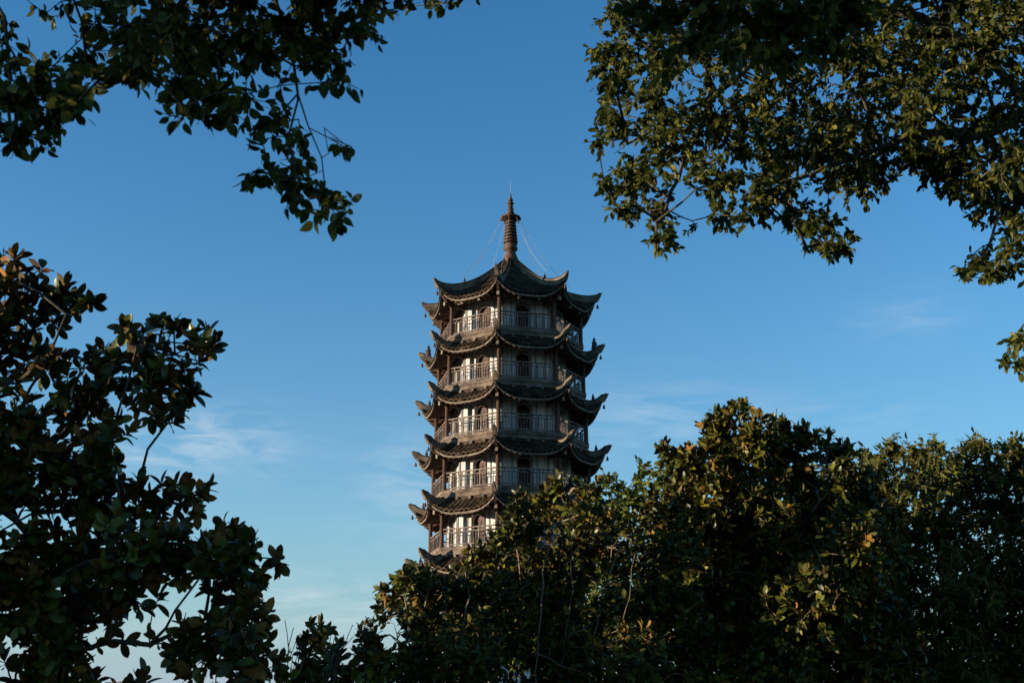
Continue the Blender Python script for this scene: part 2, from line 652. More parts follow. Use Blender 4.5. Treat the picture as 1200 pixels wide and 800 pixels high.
for kx in range(8):
    a = CORN[kx]
    b.lathe([(0.05, -0.16), (0.05, -0.06), (0.02, 0.0)], 6, 0, (0.67 * math.sin(a), -0.67 * math.cos(a), Z + 3.0))
b.build('dew_disc', M['iron'], spire)
for zz, rr in ((3.42, 0.27), (3.66, 0.24), (3.88, 0.2), (4.1, 0.25), (4.34, 0.19), (4.52, 0.11)):
    b = MB()
    b.lathe([(0.04, zz - 0.12), (rr * 0.75, zz - 0.07), (rr, zz), (rr * 0.75, zz + 0.07), (0.04, zz + 0.12)], 14, 0, (0, 0, Z))
    b.build('bead', M['iron'], spire)
b = MB()
b.tube([(0, 0, Z + 4.8), (0, 0, Z + 5.75)], [0.018, 0.008], 6)
b.build('lightning_rod', M['steel'], spire)
ch = MB()
r_end, z_end = 3.9, 27.95
pts = []
for i in range(15):
    t = i / 14
    pts.append((0, -(0.6 + (r_end - 0.6) * t), Z + 2.95 + (z_end - Z - 2.95) * t - 0.55 * math.sin(math.pi * t)))
ch.tube(pts, 0.010, 5)
c0 = None
for a in CORN:
    if c0 is None:
        c0 = ch.build('chain', M['steel'], pagoda)
        c = c0
    else:
        c = c0.copy()
        COL.objects.link(c)
    c.rotation_euler = (0, 0, a)

# ------------------------------------------------------------------ trees
def leaf_shape(width, segs, fold, curl, two_sided, wide=0.5, blunt=0.8, stalk=0.0):
    """a pointed leaf of length 1 along +Y; returns vertices, triangles, layer of each triangle"""
    vs, tr = [], []
    vs.append((0, stalk, 0))
    for i in range(1, segs):
        t = i / segs
        w = width / 2 * math.sin(math.pi * t ** (math.log(0.5) / math.log(wide))) ** blunt
        z = -curl * (t - 0.15) ** 2
        ty = stalk + t * (1 - stalk)
        vs += [(-w, ty, z + fold * w), (0, ty, z), (w, ty, z + fold * w)]
    vs.append((0, 1, -curl * 0.72))
    last = len(vs) - 1
    tr += [(0, 2, 1), (0, 3, 2)]
    for i in range(segs - 2):
        a, b = 1 + 3 * i, 4 + 3 * i
        tr += [(a, a + 1, b), (a + 1, b + 1, b), (a + 1, a + 2, b + 1), (a + 2, b + 2, b + 1)]
    a = 1 + 3 * (segs - 2)
    tr += [(a, a + 1, last), (a + 1, a + 2, last)]
    if stalk:
        n = len(vs)
        vs += [(-0.011, 0, 0.01), (0.011, 0, 0.01), (-0.011, stalk + 0.05, 0), (0.011, stalk + 0.05, 0)]
        tr += [(n, n + 1, n + 3), (n, n + 3, n + 2)]
    lay = [0] * len(tr)
    if two_sided:
        n = len(vs)
        vs += [(x, y, z - 0.012) for x, y, z in vs]
        tr += [(n + a, n + c, n + b) for a, b, c in tr]
        lay += [1] * len(lay)
    return np.array(vs, np.float32), np.array(tr, np.int32), np.array(lay, np.int32)


def unit(a):
    return a / np.maximum(np.linalg.norm(a, axis=1, keepdims=True), 1e-6)


def leaves_object(name, pos, dirv, nrm, size, tone, shape, mats, parent):
    vs, tr, lay = shape
    y = unit(dirv)
    z = unit(nrm - y * np.sum(nrm * y, 1, keepdims=True))
    x = np.cross(y, z)
    n, m, t = len(pos), len(vs), len(tr)
    V = (pos[:, None, :] + size[:, None, None] * (vs[None, :, 0:1] * x[:, None, :] + vs[None, :, 1:2] * y[:, None, :] + vs[None, :, 2:3] * z[:, None, :])).reshape(-1, 3)
    F = (tr[None] + (np.arange(n) * m)[:, None, None]).reshape(-1)
    me = bpy.data.meshes.new(name)
    me.vertices.add(n * m)
    me.vertices.foreach_set('co', V.astype(np.float32).ravel())
    me.loops.add(n * t * 3)
    me.loops.foreach_set('vertex_index', F.astype(np.int32))
    me.polygons.add(n * t)
    me.polygons.foreach_set('loop_start', (np.arange(n * t) * 3).astype(np.int32))
    for mm in mats:
        me.materials.append(mm)
    me.polygons.foreach_set('material_index', np.tile(lay, n).astype(np.int32))
    me.polygons.foreach_set('use_smooth', np.ones(n * t, bool))
    at = me.attributes.new('tone', 'FLOAT', 'POINT')
    at.data.foreach_set('value', np.repeat(tone, m).astype(np.float32))
    me.update(calc_edges=True)
    ob = bpy.data.objects.new(name, me)
    COL.objects.link(ob)
    ob.parent = parent
    return ob


class Grown:
    """a trunk, limbs to each clump of the crown and twigs to every leaf tuft"""

    def __init__(s, seed):
        s.rng = np.random.default_rng(seed)
        s.p, s.par, s.len = [], [], []
        s.tips = []

    def node(s, p, par):
        s.p.append(np.asarray(p, float))
        s.par.append(par)
        s.len.append(0.0 if par < 0 else s.len[par] + float(np.linalg.norm(s.p[-1] - s.p[par])))
        return len(s.p) - 1

    def path(s, a, target, step, wob, bow=0.0):
        p0 = s.p[a]
        p1 = np.asarray(target, float)
        L = float(np.linalg.norm(p1 - p0))
        n = max(1, int(L / step))
        for i in range(1, n + 1):
            t = i / n
            q = p0 + (p1 - p0) * t
            q = q + np.array([0, 0, 1.0]) * bow * L * math.sin(math.pi * t)
            if i < n:
                q = q + s.rng.normal(0, wob, 3)
            a = s.node(q, a)
        return a

    def trunk(s, pts, step=0.3, wob=0.02):
        a = s.node(pts[0], -1)
        for q in pts[1:]:
            a = s.path(a, q, step, wob)
        s.nt = len(s.p)
        return a

    def limb(s, pts, step=0.15, wob=0.012):
        d = np.linalg.norm(np.array(s.p) - np.array(pts[0]), axis=1)
        a = int(np.argmin(d))
        for q in pts:
            a = s.path(a, q, step, wob)
        return a

    def crown(s, clumps, dens, step=0.22, bow=0.08, gap=0.0, gscale=1.5, tipstep=0.16, up=0.0, shell=0.55):
        """clumps: [(x, y, z, rx, ry, rz)]; dens tufts per square metre of clump"""
        rng = s.rng
        base = np.array(s.p[-1])
        order = sorted(range(len(clumps)), key=lambda i: np.linalg.norm(np.array(clumps[i][:3]) - base))
        ends = []
        for i in order:
            c = np.array(clumps[i][:3], float)
            P = np.array(s.p)
            d = np.linalg.norm(P - c, axis=1)
            cost = d + 0.15 * np.array(s.len) + 1.2 * np.maximum(P[:, 2] - c[2] - 0.1, 0)
            cost[0] += 50
            a = int(np.argmin(cost))
            e = s.path(a, c, step, step * 0.13, bow * rng.uniform(0.3, 1.3))
            ends.append((i, e))
        for i, e in ends:
            cx, cy, cz, rx, ry, rz = clumps[i]
            c = np.array([cx, cy, cz])
            rad = np.array([rx, ry, rz])
            n = max(3, int(dens * (rx * rz)))
            d = unit(rng.normal(0, 1, (n * 3, 3)))
            q = c + d * rad * (rng.uniform(0, 1, (n * 3, 1)) ** shell)
            if gap:
                keep = np.array([noise.noise(Vector(p) * gscale) > -1 + gap + rng.uniform(-0.25, 0.25) for p in q])
                q = q[keep]
            q = q[:n]
            q = q[np.argsort(np.linalg.norm((q - c) / rad, axis=1))]
            first = max(0, e - 3)
            loc = list(range(first, e + 1))
            for p in q:
                L = np.array([s.p[j] for j in loc])
                dd = np.linalg.norm(L - p, axis=1)
                cost = dd + 0.25 * np.array([s.len[j] for j in loc]) + up * np.maximum(L[:, 2] - p[2], 0)
                a = loc[int(np.argmin(cost))]
                k0 = len(s.p)
                t = s.path(a, p, tipstep, tipstep * 0.12, 0.05)
                loc += range(k0, t + 1)
                s.tips.append(t)

    def finish(s):
        s.P = np.array(s.p)
        s.PAR = np.array(s.par)
        w = np.zeros(len(s.p))
        w[s.tips] = 1
        for i in range(len(s.p) - 1, 0, -1):
            w[s.par[i]] += w[i]
        s.w = np.maximum(w, 1)
        t = np.array(s.tips)
        pp = s.P[np.maximum(s.PAR[t], 0)]
        s.tip_pos = s.P[t]
        s.tip_dir = unit(s.P[t] - pp)

    def along(s, dist):
        """the points on the twigs dist metres back from their tips"""
        cur = np.array(s.tips)
        rest = np.full(len(cur), dist)
        out = s.P[cur].copy()
        live = np.ones(len(cur), bool)
        for _ in range(12):
            par = np.maximum(s.PAR[cur], 0)
            seg = s.P[par] - s.P[cur]
            L = np.maximum(np.linalg.norm(seg, axis=1), 1e-6)
            t = np.clip(rest / L, 0, 1)
            out[live] = (s.P[cur] + seg * t[:, None])[live]
            live &= rest > L
            rest = rest - L
            cur = np.where(live, par, cur)
            if not live.any():
                break
        return out

    def wood(s, name, mat, parent, r_tip, power, r_max, origin, trunk_r):
        r = np.minimum(r_tip * s.w ** power, r_max)
        r[:s.nt] = np.maximum(r[:s.nt], trunk_r * np.linspace(1, 0.25, s.nt))
        idx = np.arange(1, len(s.P))
        a, b = s.P[s.PAR[idx]], s.P[idx]
        ra = np.minimum(r[s.PAR[idx]], r[idx] * 1.35)
        rb = r[idx]
        d = unit(b - a)
        ref = np.where(np.abs(d[:, 2:3]) < 0.9, np.array([[0, 0, 1.0]]), np.array([[1.0, 0, 0]]))
        u = unit(np.cross(d, ref))
        v = np.cross(d, u)
        big = rb > 0.035
        allv, allf, off = [], [], 0
        for sel, K in ((big, 9), (~big, 4)):
            n = int(sel.sum())
            if not n:
                continue
            ang = 2 * np.pi * np.arange(K) / K
            cs, sn = np.cos(ang)[None, :, None], np.sin(ang)[None, :, None]
            ext = d[sel] * (rb[sel] * 0.35)[:, None]
            r0 = (a[sel] - ext)[:, None] + ra[sel][:, None, None] * (u[sel][:, None] * cs + v[sel][:, None] * sn)
            r1 = (b[sel] + ext)[:, None] + rb[sel][:, None, None] * (u[sel][:, None] * cs + v[sel][:, None] * sn)
            allv.append(np.concatenate([r0, r1], 1).reshape(-1, 3))
            k = np.arange(K)
            q = np.stack([k, (k + 1) % K, K + (k + 1) % K, K + k], 1)
            allf.append((q[None] + (np.arange(n) * 2 * K)[:, None, None] + off).reshape(-1, 4))
            off += n * 2 * K
        V = np.concatenate(allv) - np.array(origin)
        F = np.concatenate(allf)
        me = bpy.data.meshes.new(name)
        me.vertices.add(len(V))
        me.vertices.foreach_set('co', V.astype(np.float32).ravel())
        me.loops.add(F.size)
        me.loops.foreach_set('vertex_index', F.astype(np.int32).ravel())
        me.polygons.add(len(F))
        me.polygons.foreach_set('loop_start', (np.arange(len(F)) * 4).astype(np.int32))
        me.polygons.foreach_set('use_smooth', np.ones(len(F), bool))
        me.materials.append(mat)
        me.update(calc_edges=True)
        ob = bpy.data.objects.new(name, me)
        COL.objects.link(ob)
        ob.parent = parent
        return ob


def rosettes(g, per, size, rng, lift=(0.25, 1.0), droop=0.0, back=2, spread=0.5):
    """tufts of leaves round every twig tip (per leaves each)"""
    pos, dr, nm = [], [], []
    n = len(g.tip_pos)
    td = unit(g.tip_dir + rng.normal(0, 0.25, (n, 3)) + np.array([0, 0, 0.45]))
    ref = unit(rng.normal(0, 1, (n, 3)))
    u = unit(np.cross(td, ref))
    v = np.cross(td, u)
    for k in range(per):
        ang = k * 2.4 + rng.uniform(-0.35, 0.35, n)
        f = k / max(per - 1, 1)
        el = lift[0] + (lift[1] - lift[0]) * f + rng.uniform(-0.2, 0.2, n)      # young leaves stand up, old ones spread
        rad = u * np.cos(ang)[:, None] + v * np.sin(ang)[:, None]
        d = td * np.cos(el * 1.35)[:, None] + rad * np.sin(el * 1.35)[:, None]
        d = d - np.array([0, 0, droop * f])
        pos.append(g.tip_pos - td * (spread * size * f)[..., None] if np.ndim(f) else g.tip_pos - td * (spread * size * f))
        dr.append(d)
        nm.append(td * 0.9 - rad * 0.3 + rng.normal(0, 0.5, (n, 3)))
    return np.concatenate(pos), np.concatenate(dr), np.concatenate(nm)


def sprays(g, per, length, rng, down=0.6, out=0.6, rand=0.5, up_n=0.6):
    """leaves set one after another along the last stretch of every twig"""
    pos, dr, nm = [], [], []
    t = np.array(g.tips)
    n = len(t)
    a = g.P[g.PAR[t]]
    td = g.tip_dir
    for k in range(per):
        f = k / max(per - 1, 1)
        p = g.along(length * f) + rng.normal(0, 0.003, (n, 3))
        rad = unit(np.cross(td, unit(rng.normal(0, 1, (n, 3)))))
        d = td * (0.9 - 0.6 * f) + rad * out + rng.normal(0, rand * 0.5, (n, 3)) + np.array([0, 0, -down])
        pos.append(p)
        dr.append(d)
        nm.append(rng.normal(0, 0.7, (n, 3)) + np.array([0, 0, up_n]))
    return np.concatenate(pos), np.concatenate(dr), np.concatenate(nm)


def clumps_at(items, dist, rng, deep=1.0, vary=0.5):
    """crown clumps seen at (px, py) with pixel radius r, each given its own distance"""
    out = []
    for it in items:
        px, py, r = it[:3]
        d = dist + (it[3] if len(it) > 3 else rng.uniform(-vary, vary))
        c = spot(px, py, d)
        s = (c - CAM).length / FPX * r
        out.append((c.x, c.y, c.z, s, s * deep, s))
    return out


def tree(name, label, cat, base, trunk_pts, clumps, seed, dens, leaf, mats, bark, style, per, size, var=0.33,
         r_tip=0.004, power=0.45, r_max=0.3, group=None, step=0.22, bow=0.08, gap=0.0, tipstep=0.16, up=0.0, shell=0.55, tone_bias=1.1, trunk_r=0.0, limbs=(), **kw):
    g = Grown(seed)
    rng = g.rng
    root = thing(name, label, cat, base, group)
    g.trunk([Vector(base) + Vector(p) for p in trunk_pts])
    for lm in limbs:
        g.limb(lm)
    g.crown(clumps, dens, step, bow, gap, 1.5, tipstep, up, shell)
    g.finish()
    g.wood('trunk', bark, root, r_tip, power, r_max, base, trunk_r)
    if style == 'rosette':
        pos, dr, nm = rosettes(g, per, size, rng, **kw)
    else:
        pos, dr, nm = sprays(g, per, kw.pop('length', size * 1.6), rng, **kw)
    n = len(pos)
    sz = size * rng.uniform(1 - var, 1 + var, n)
    nt = len(g.tips)
    tuft = np.tile(rng.uniform(0, 1, nt), per)                        # leaves of one twig resemble each other
    tone = np.clip(0.62 * tuft + 0.38 * rng.uniform(0, 1, n) + rng.normal(0, 0.06, n), 0, 1) ** tone_bias
    keep = rng.uniform(0, 1, n) > 0.06
    leaves_object('crown', (pos - np.array(base))[keep], dr[keep], nm[keep], sz[keep], tone[keep], leaf, mats, root)
    return root, n

BIG_LEAF = leaf_shape(0.48, 6, 0.22, 0.2, True, 0.56, 0.58)
MID_LEAF = leaf_shape(0.44, 5, 0.25, 0.2, True, 0.56, 0.62)
OVAL_LEAF = leaf_shape(0.5, 6, 0.2, 0.3, False, 0.45, 0.8, 0.17)
SMALL_LEAF = leaf_shape(0.5, 4, 0.2, 0.25, False, 0.45)
SLIM_LEAF = leaf_shape(0.34, 4, 0.2, 0.35, False, 0.42)

L_top = leaf_mat('glossy_dark_leaf', [(0, (0.016, 0.023, 0.004)), (0.38, (0.052, 0.062, 0.007)), (0.68, (0.12, 0.125, 0.014)), (1, (0.22, 0.20, 0.026))], 0.38, 0.3, 0.27)
L_rust = leaf_mat('rusty_leaf_underside', [(0, (0.03, 0.027, 0.006)), (0.5, (0.08, 0.066, 0.011)), (0.76, (0.16, 0.085, 0.016)), (1, (0.38, 0.17, 0.03))], 0.8, 0.2, 0.05)
L_brown = leaf_mat('brown_leaf_underside', [(0, (0.035, 0.024, 0.008)), (0.4, (0.10, 0.055, 0.014)), (0.7, (0.20, 0.09, 0.02)), (1, (0.36, 0.16, 0.03))], 0.8, 0.2, 0.05)
L_camph = leaf_mat('camphor_leaf', [(0, (0.018, 0.025, 0.004)), (0.45, (0.055, 0.064, 0.009)), (0.75, (0.12, 0.12, 0.02)), (1, (0.24, 0.21, 0.045))], 0.5, 0.15, 0.4)
L_olive = leaf_mat('olive_leaf', [(0, (0.028, 0.036, 0.006)), (0.5, (0.075, 0.08, 0.014)), (1, (0.19, 0.165, 0.035))], 0.6, 0.12, 0.28)
L_fresh = leaf_mat('mid_green_leaf', [(0, (0.03, 0.045, 0.006)), (0.5, (0.08, 0.098, 0.013)), (1, (0.19, 0.19, 0.03))], 0.55, 0.12, 0.28)

cr = np.random.default_rng(11)
counts = {}

# large-leaved magnolia on the left
it = [(20, 330, 42), (72, 352, 34), (12, 400, 48), (52, 430, 28), (100, 352, 14),
      (205, 415, 46), (160, 408, 30), (238, 405, 20), (125, 432, 32), (178, 470, 34), (215, 470, 22), (92, 470, 40), (60, 525, 52), (15, 500, 50), (128, 520, 34), (195, 497, 12),
      (190, 585, 38), (230, 580, 24), (105, 600, 52), (40, 600, 56), (265, 625, 26), (303, 650, 26), (328, 655, 10), (275, 650, 30), (200, 655, 50), (245, 695, 48), (310, 712, 26), (285, 710, 26),
      (100, 700, 64), (28, 690, 60), (175, 755, 52), (260, 765, 50), (300, 770, 28), (326, 778, 18), (60, 775, 64), (140, 650, 44), (240, 725, 26), (222, 748, 26), (292, 690, 22), (246, 652, 24), (278, 745, 24), (205, 715, 24), (42, 635, 32), (70, 650, 30), (150, 700, 30), (125, 560, 30),
      (-60, 420, 70), (-70, 560, 80), (-80, 700, 90), (-40, 330, 50), (30, 840, 70), (150, 850, 70), (260, 850, 60), (-150, 500, 90), (-150, 650, 100)]
_, counts['mag_l'] = tree('magnolia_tree', 'dark shaded broad-leaved magnolia filling the lower left, sky showing between its tufts', 'tree',
     (-3.9, 9.6, 0), [(0, 0, 0), (0.05, 0.02, 0.9), (0.2, 0, 1.8), (0.3, 0, 2.6)], clumps_at(it, 9.5, cr, 1.2, 0.7), 3, 250, BIG_LEAF, [L_top, L_brown], M['bark'],
     'rosette', 8, 0.128, r_tip=0.004, power=0.32, trunk_r=0.1, r_max=0.05, gap=0.97, bow=0.1, lift=(0.2, 1.05), droop=0.25)

# small magnolia low in the gap
it = [(372, 742, 16), (384, 762, 16), (362, 768, 14), (388, 782, 20), (352, 790, 14), (410, 790, 16), (428, 765, 14), (440, 785, 20), (370, 800, 30), (420, 820, 30)]
_, counts['mag_s'] = tree('magnolia_sapling', 'small magnolia with a sunlit green top tuft, low in the gap between the dark trees', 'tree',
     (-2.35, 13.5, 0), [(0, 0, 0), (0.03, 0, 0.8), (0, 0, 1.4)], clumps_at(it, 13.5, cr, 1.2, 0.4), 5, 330, MID_LEAF, [L_top, L_rust], M['bark'],
     'rosette', 9, 0.13, r_tip=0.004, lift=(0.2, 1.0), droop=0.2)

# big magnolia in front of the pagoda foot
LA = []
for q in ((470, 800, 478, 740, 470, 700), (505, 800, 500, 720, 512, 668), (530, 790, 548, 700, 540, 655), (570, 800, 590, 700, 585, 640), (600, 790, 612, 690, 604, 610),
          (625, 800, 640, 700, 655, 600), (660, 780, 668, 690, 664, 600), (690, 790, 702, 700, 724, 640), (560, 740, 585, 690, 610, 668), (640, 760, 690, 730, 725, 690), (720, 770, 742, 700, 738, 650)):
    dd = cr.uniform(14.5, 15.3)
    LA.append([spot(q[i] + cr.uniform(-6, 6), q[i + 1], dd) for i in (0, 2, 4)])
it = [(515, 680, 18), (535, 676, 16), (505, 694, 24), (480, 682, 14), (560, 662, 12), (548, 688, 24), (500, 686, 16, 0.5), (530, 698, 28, 0.5), (470, 680, 20), (456, 702, 20), (440, 745, 20), (465, 742, 30), (432, 775, 20), (452, 722, 18), (445, 765, 28), (488, 690, 26), (498, 678, 14), (500, 745, 44), (535, 698, 30), (568, 658, 22), (592, 626, 22), (608, 594, 18), (610, 625, 30), (645, 592, 26), (655, 566, 14), (685, 600, 26),
      (575, 720, 54), (645, 680, 54), (640, 630, 34), (650, 770, 54), (555, 780, 50), (710, 640, 44), (715, 720, 54), (735, 780, 50), (480, 790, 40), (690, 575, 16),
      (520, 840, 60), (650, 850, 70), (750, 840, 60), (430, 830, 40), (600, 690, 60, 1.3), (680, 730, 60, 1.4), (540, 740, 50, 1.2)]
_, counts['mag_a'] = tree('magnolia_tree', 'bushy magnolia with orange-brown leaf backs, in front of the foot of the pagoda', 'tree',
     (0.2, 15.2, 0), [(0, 0, 0), (0.05, 0, 0.6), (0.0, 0, 1.2), (0, 0.05, 1.7)], clumps_at(it, 15.0, cr, 1.3, 0.9), 8, 470, MID_LEAF, [L_top, L_rust], M['pale_bark'],
     'rosette', 9, limbs=LA, size=0.105, r_tip=0.005, power=0.2, trunk_r=0.07, r_max=0.011, gap=0.92, bow=0.06, up=0.8, lift=(0.15, 1.0), droop=0.2, group='magnolias right of the gap')

# the tallest magnolia of the right-hand thicket
it = [(845, 487, 14), (870, 484, 16), (822, 492, 12), (880, 505, 20), (795, 530, 24), (800, 555, 26), (840, 497, 20), (868, 495, 22), (850, 520, 34), (890, 522, 28), (920, 530, 20), (955, 528, 26), (945, 560, 34), (985, 560, 24), (1000, 585, 24), (830, 560, 36), (885, 585, 50), (820, 610, 52), (940, 620, 54),
      (780, 670, 54), (865, 690, 60), (945, 710, 60), (800, 760, 60), (900, 780, 60), (1000, 630, 40), (1000, 690, 44), (1020, 650, 40, 1.0), (982, 645, 40, 0.8), (1020, 720, 50, 1.0), (1000, 760, 56), (780, 600, 36), (1040, 780, 50, 1.0), (985, 542, 22), (870, 745, 50, 1.2), (940, 700, 55, 2.3), (1000, 650, 44, 2.5), (880, 655, 55, 2.2), (1015, 725, 55, 2.5), (960, 620, 40, 2.3), (1010, 610, 30, 2.4), (840, 790, 50, 1.0), (900, 690, 40, 1.2), (960, 770, 50, 1.0), (1005, 572, 24), (935, 512, 14), (958, 516, 15), (905, 502, 16), (780, 518, 14), (1000, 605, 36),
      (800, 850, 60), (920, 850, 60), (1000, 850, 60), (860, 640, 60, 1.4), (930, 680, 60, 1.5), (820, 720, 60, 1.4)]
_, counts['mag_c'] = tree('magnolia_tree', 'tallest magnolia of the right thicket, its high tufts standing against the sky', 'tree',
     (4.0, 16.4, 0), [(0, 0, 0), (0, 0.05, 0.7), (0.06, 0, 1.4), (0.05, 0, 2.2)], clumps_at(it, 16.2, cr, 1.3, 0.9), 9, 490, MID_LEAF, [L_top, L_rust], M['pale_bark'],
     'rosette', 9, size=0.122, r_tip=0.0055, power=0.22, trunk_r=0.07, r_max=0.022, gap=0.92, bow=0.06, up=0.8, lift=(0.15, 1.0), droop=0.2, group='magnolias right of the gap')

# fine-leaved green tree between the two magnolias
it = [(700, 580, 24), (712, 560, 12), (735, 575, 30), (752, 550, 14), (765, 575, 30), (730, 610, 40), (790, 600, 40), (700, 640, 50), (780, 650, 50), (740, 720, 60), (820, 700, 60), (680, 720, 50), (560, 760, 50), (620, 740, 50), (740, 800, 60), (650, 800, 60), (420, 790, 20), (440, 740, 12)]
_, counts['green'] = tree('leafy_tree', 'fine-leaved mid-green tree showing between the two large magnolias right of the pagoda', 'tree',
     (2.4, 22, 0), [(0, 0, 0), (0.1, 0, 1.2), (0.0, 0, 2.2)], clumps_at(it[:-2], 22, cr, 1.2, 0.9), 12, 170, SMALL_LEAF, [L_fresh], M['pale_bark'],
     'spray', 9, 0.12, r_tip=0.005, power=0.3, trunk_r=0.07, r_max=0.04, gap=0.6, down=0.2, bow=0.06, length=0.25)

# drooping olive trees far right
it = [(1000, 558, 24), (1014, 535, 15), (990, 600, 40), (1015, 590, 36), (960, 580, 40), (1020, 555, 26), (1125, 560, 26), (1120, 535, 16), (1030, 535, 14), (1048, 530, 20), (1082, 530, 22), (1098, 522, 14), (1070, 560, 34), (1030, 565, 26), (1105, 555, 26), (1060, 600, 50), (1100, 620, 50), (1050, 670, 60), (1110, 700, 60), (1060, 750, 60), (1030, 800, 60), (1110, 800, 60)]
_, counts['olive1'] = tree('drooping_tree', 'olive tree with slim drooping leaves, just right of the tallest magnolia', 'tree',
     (7.0, 19.2, 0), [(0, 0, 0), (0.1, 0, 1.2), (0.0, 0, 2.4)], clumps_at(it, 19.2, cr, 1.2, 0.9), 14, 400, SLIM_LEAF, [L_olive], M['pale_bark'],
     'spray', 10, 0.12, r_tip=0.005, power=0.3, trunk_r=0.07, r_max=0.04, gap=0.75, down=0.55, out=0.8, bow=0.06, length=0.3, group='drooping trees at the far right')
it = [(1140, 517, 14), (1150, 525, 16), (1138, 545, 24), (1180, 525, 18), (1195, 530, 22), (1170, 555, 30), (1150, 590, 40), (1190, 600, 46), (1150, 660, 56), (1195, 690, 60), (1150, 740, 60), (1190, 790, 60), (1240, 560, 50), (1250, 650, 70), (1250, 760, 70), (1140, 800, 50)]
_, counts['olive2'] = tree('drooping_tree', 'yellow-green tree with dense slim leaves, rightmost of the trees against the sky', 'tree',
     (9.2, 19.4, 0), [(0, 0, 0), (0.1, 0, 1.2), (0.0, 0, 2.4)], clumps_at(it, 19.4, cr, 1.2, 0.9), 15, 430, SLIM_LEAF, [L_olive], M['pale_bark'],
     'spray', 10, 0.115, r_tip=0.005, power=0.3, trunk_r=0.07, r_max=0.04, gap=0.7, down=0.3, out=0.8, bow=0.06, length=0.3, group='drooping trees at the far right')

# overhanging tree, upper left
LL = [[spot(x, y, 5.2) for x, y in q] for q in (((300, -60), (330, 20), (349, 110), (362, 150), (377, 185), (383, 240), (380, 262)), ((362, 150), (386, 162), (412, 178)),
      ((349, 118), (338, 160), (345, 200), (348, 232)), ((340, 195), (315, 203), (291, 203)), ((383, 235), (403, 240), (414, 240)), ((150, -80), (180, 10), (215, 80), (236, 138)), ((-40, -60), (5, 20), (12, 90), (15, 170)))]
it = [(12, 110, 30), (45, 95, 34), (80, 92, 26), (20, 150, 26), (18, 178, 12), (60, 140, 22), (85, 125, 16), (120, 90, 18), (100, 60, 24), (70, 70, 20), (112, 25, 24), (60, 20, 14, 1.2),
      (150, 30, 44, -0.9), (165, 75, 40, -0.7), (200, 40, 50), (215, 95, 36), (250, 50, 52), (255, 105, 34), (235, 140, 14), (300, 50, 46), (290, 110, 34), (345, 40, 44), (330, 100, 34), (318, 145, 22), (350, 140, 16),
      (390, 30, 34), (392, 75, 30), (402, 95, 18), (375, 60, 30), (430, 25, 26, -0.3), (440, 40, 14),
      (352, 165, 16), (345, 195, 16), (357, 185, 12), (378, 200, 10), (384, 225, 12), (365, 245, 12), (390, 262, 10), (380, 150, 12), (412, 172, 8), (322, 160, 14), (310, 175, 10), (300, 150, 16), (372, 215, 10), (302, 200, 8), (330, 205, 8), (345, 232, 16), (385, 180, 14), (405, 170, 10), (372, 258, 14), (400, 250, 12), (290, 207, 6), (412, 238, 8),
      (60, -60, 70), (180, -60, 90), (300, -60, 90), (400, -50, 70), (-60, 60, 70), (-80, -40, 90), (500, -70, 60), (450, -62, 60, -0.3), (520, -75, 70, -0.3), (380, -70, 70, -0.3), (565, -85, 60, -0.3), (30, 120, 30), (70, 115, 30), (20, 70, 26), (45, 165, 18), (95, 110, 20), (215, 125, 26), (270, 130, 24), (100, -160, 110), (280, -170, 120), (450, -170, 100), (600, -200, 100), (650, -110, 70)]  # clumps above the frame include some added to shade the nearer bough
_, counts['camph_l'] = tree('camphor_tree', 'overhanging tree whose dark pointed leaves hang in the upper left corner', 'tree',
     (-5.2, 4.2, 0), [(0, 0, 0), (0.1, 0, 1.5), (0.25, 0.1, 3), (0.4, 0.3, 4.6), tuple(spot(-60, -190, 5.0) - Vector((-5.2, 4.2, 0))), tuple(spot(120, -190, 5.2) - Vector((-5.2, 4.2, 0)))], clumps_at(it, 5.2, cr, 1.3, 0.7), 21, 850, OVAL_LEAF, [L_camph], M['bark'],
     'spray', 7, 0.076, r_tip=0.0022, power=0.27, trunk_r=0.2, gap=0.8, limbs=LL, bow=0.12, tipstep=0.09, step=0.15, down=0.7, length=0.2, r_max=0.25)
it = [(455, 12, 16), (485, 8, 16), (515, 5, 12), (540, 2, 6), (440, -20, 30), (500, -30, 30), (560, -40, 40), (420, -60, 50)]
_, counts['camph_f'] = tree('camphor_tree', 'small-leaved sunlit spray of a farther tree at the top edge left of centre', 'tree',
     (-8.5, 9.2, 0), [(0, 0, 0), (0.1, 0, 3), (0.35, 0.0, 6.5), tuple(spot(250, -180, 9.4) - Vector((-8.5, 9.2, 0))), tuple(spot(430, -120, 9.5) - Vector((-8.5, 9.2, 0)))], clumps_at(it, 9.5, cr, 1.3, 0.4), 22, 170, SMALL_LEAF, [L_camph], M['bark'],
     'spray', 7, 0.08, r_tip=0.003, power=0.32, trunk_r=0.2, gap=0.5, bow=0.1, down=0.6, length=0.16)

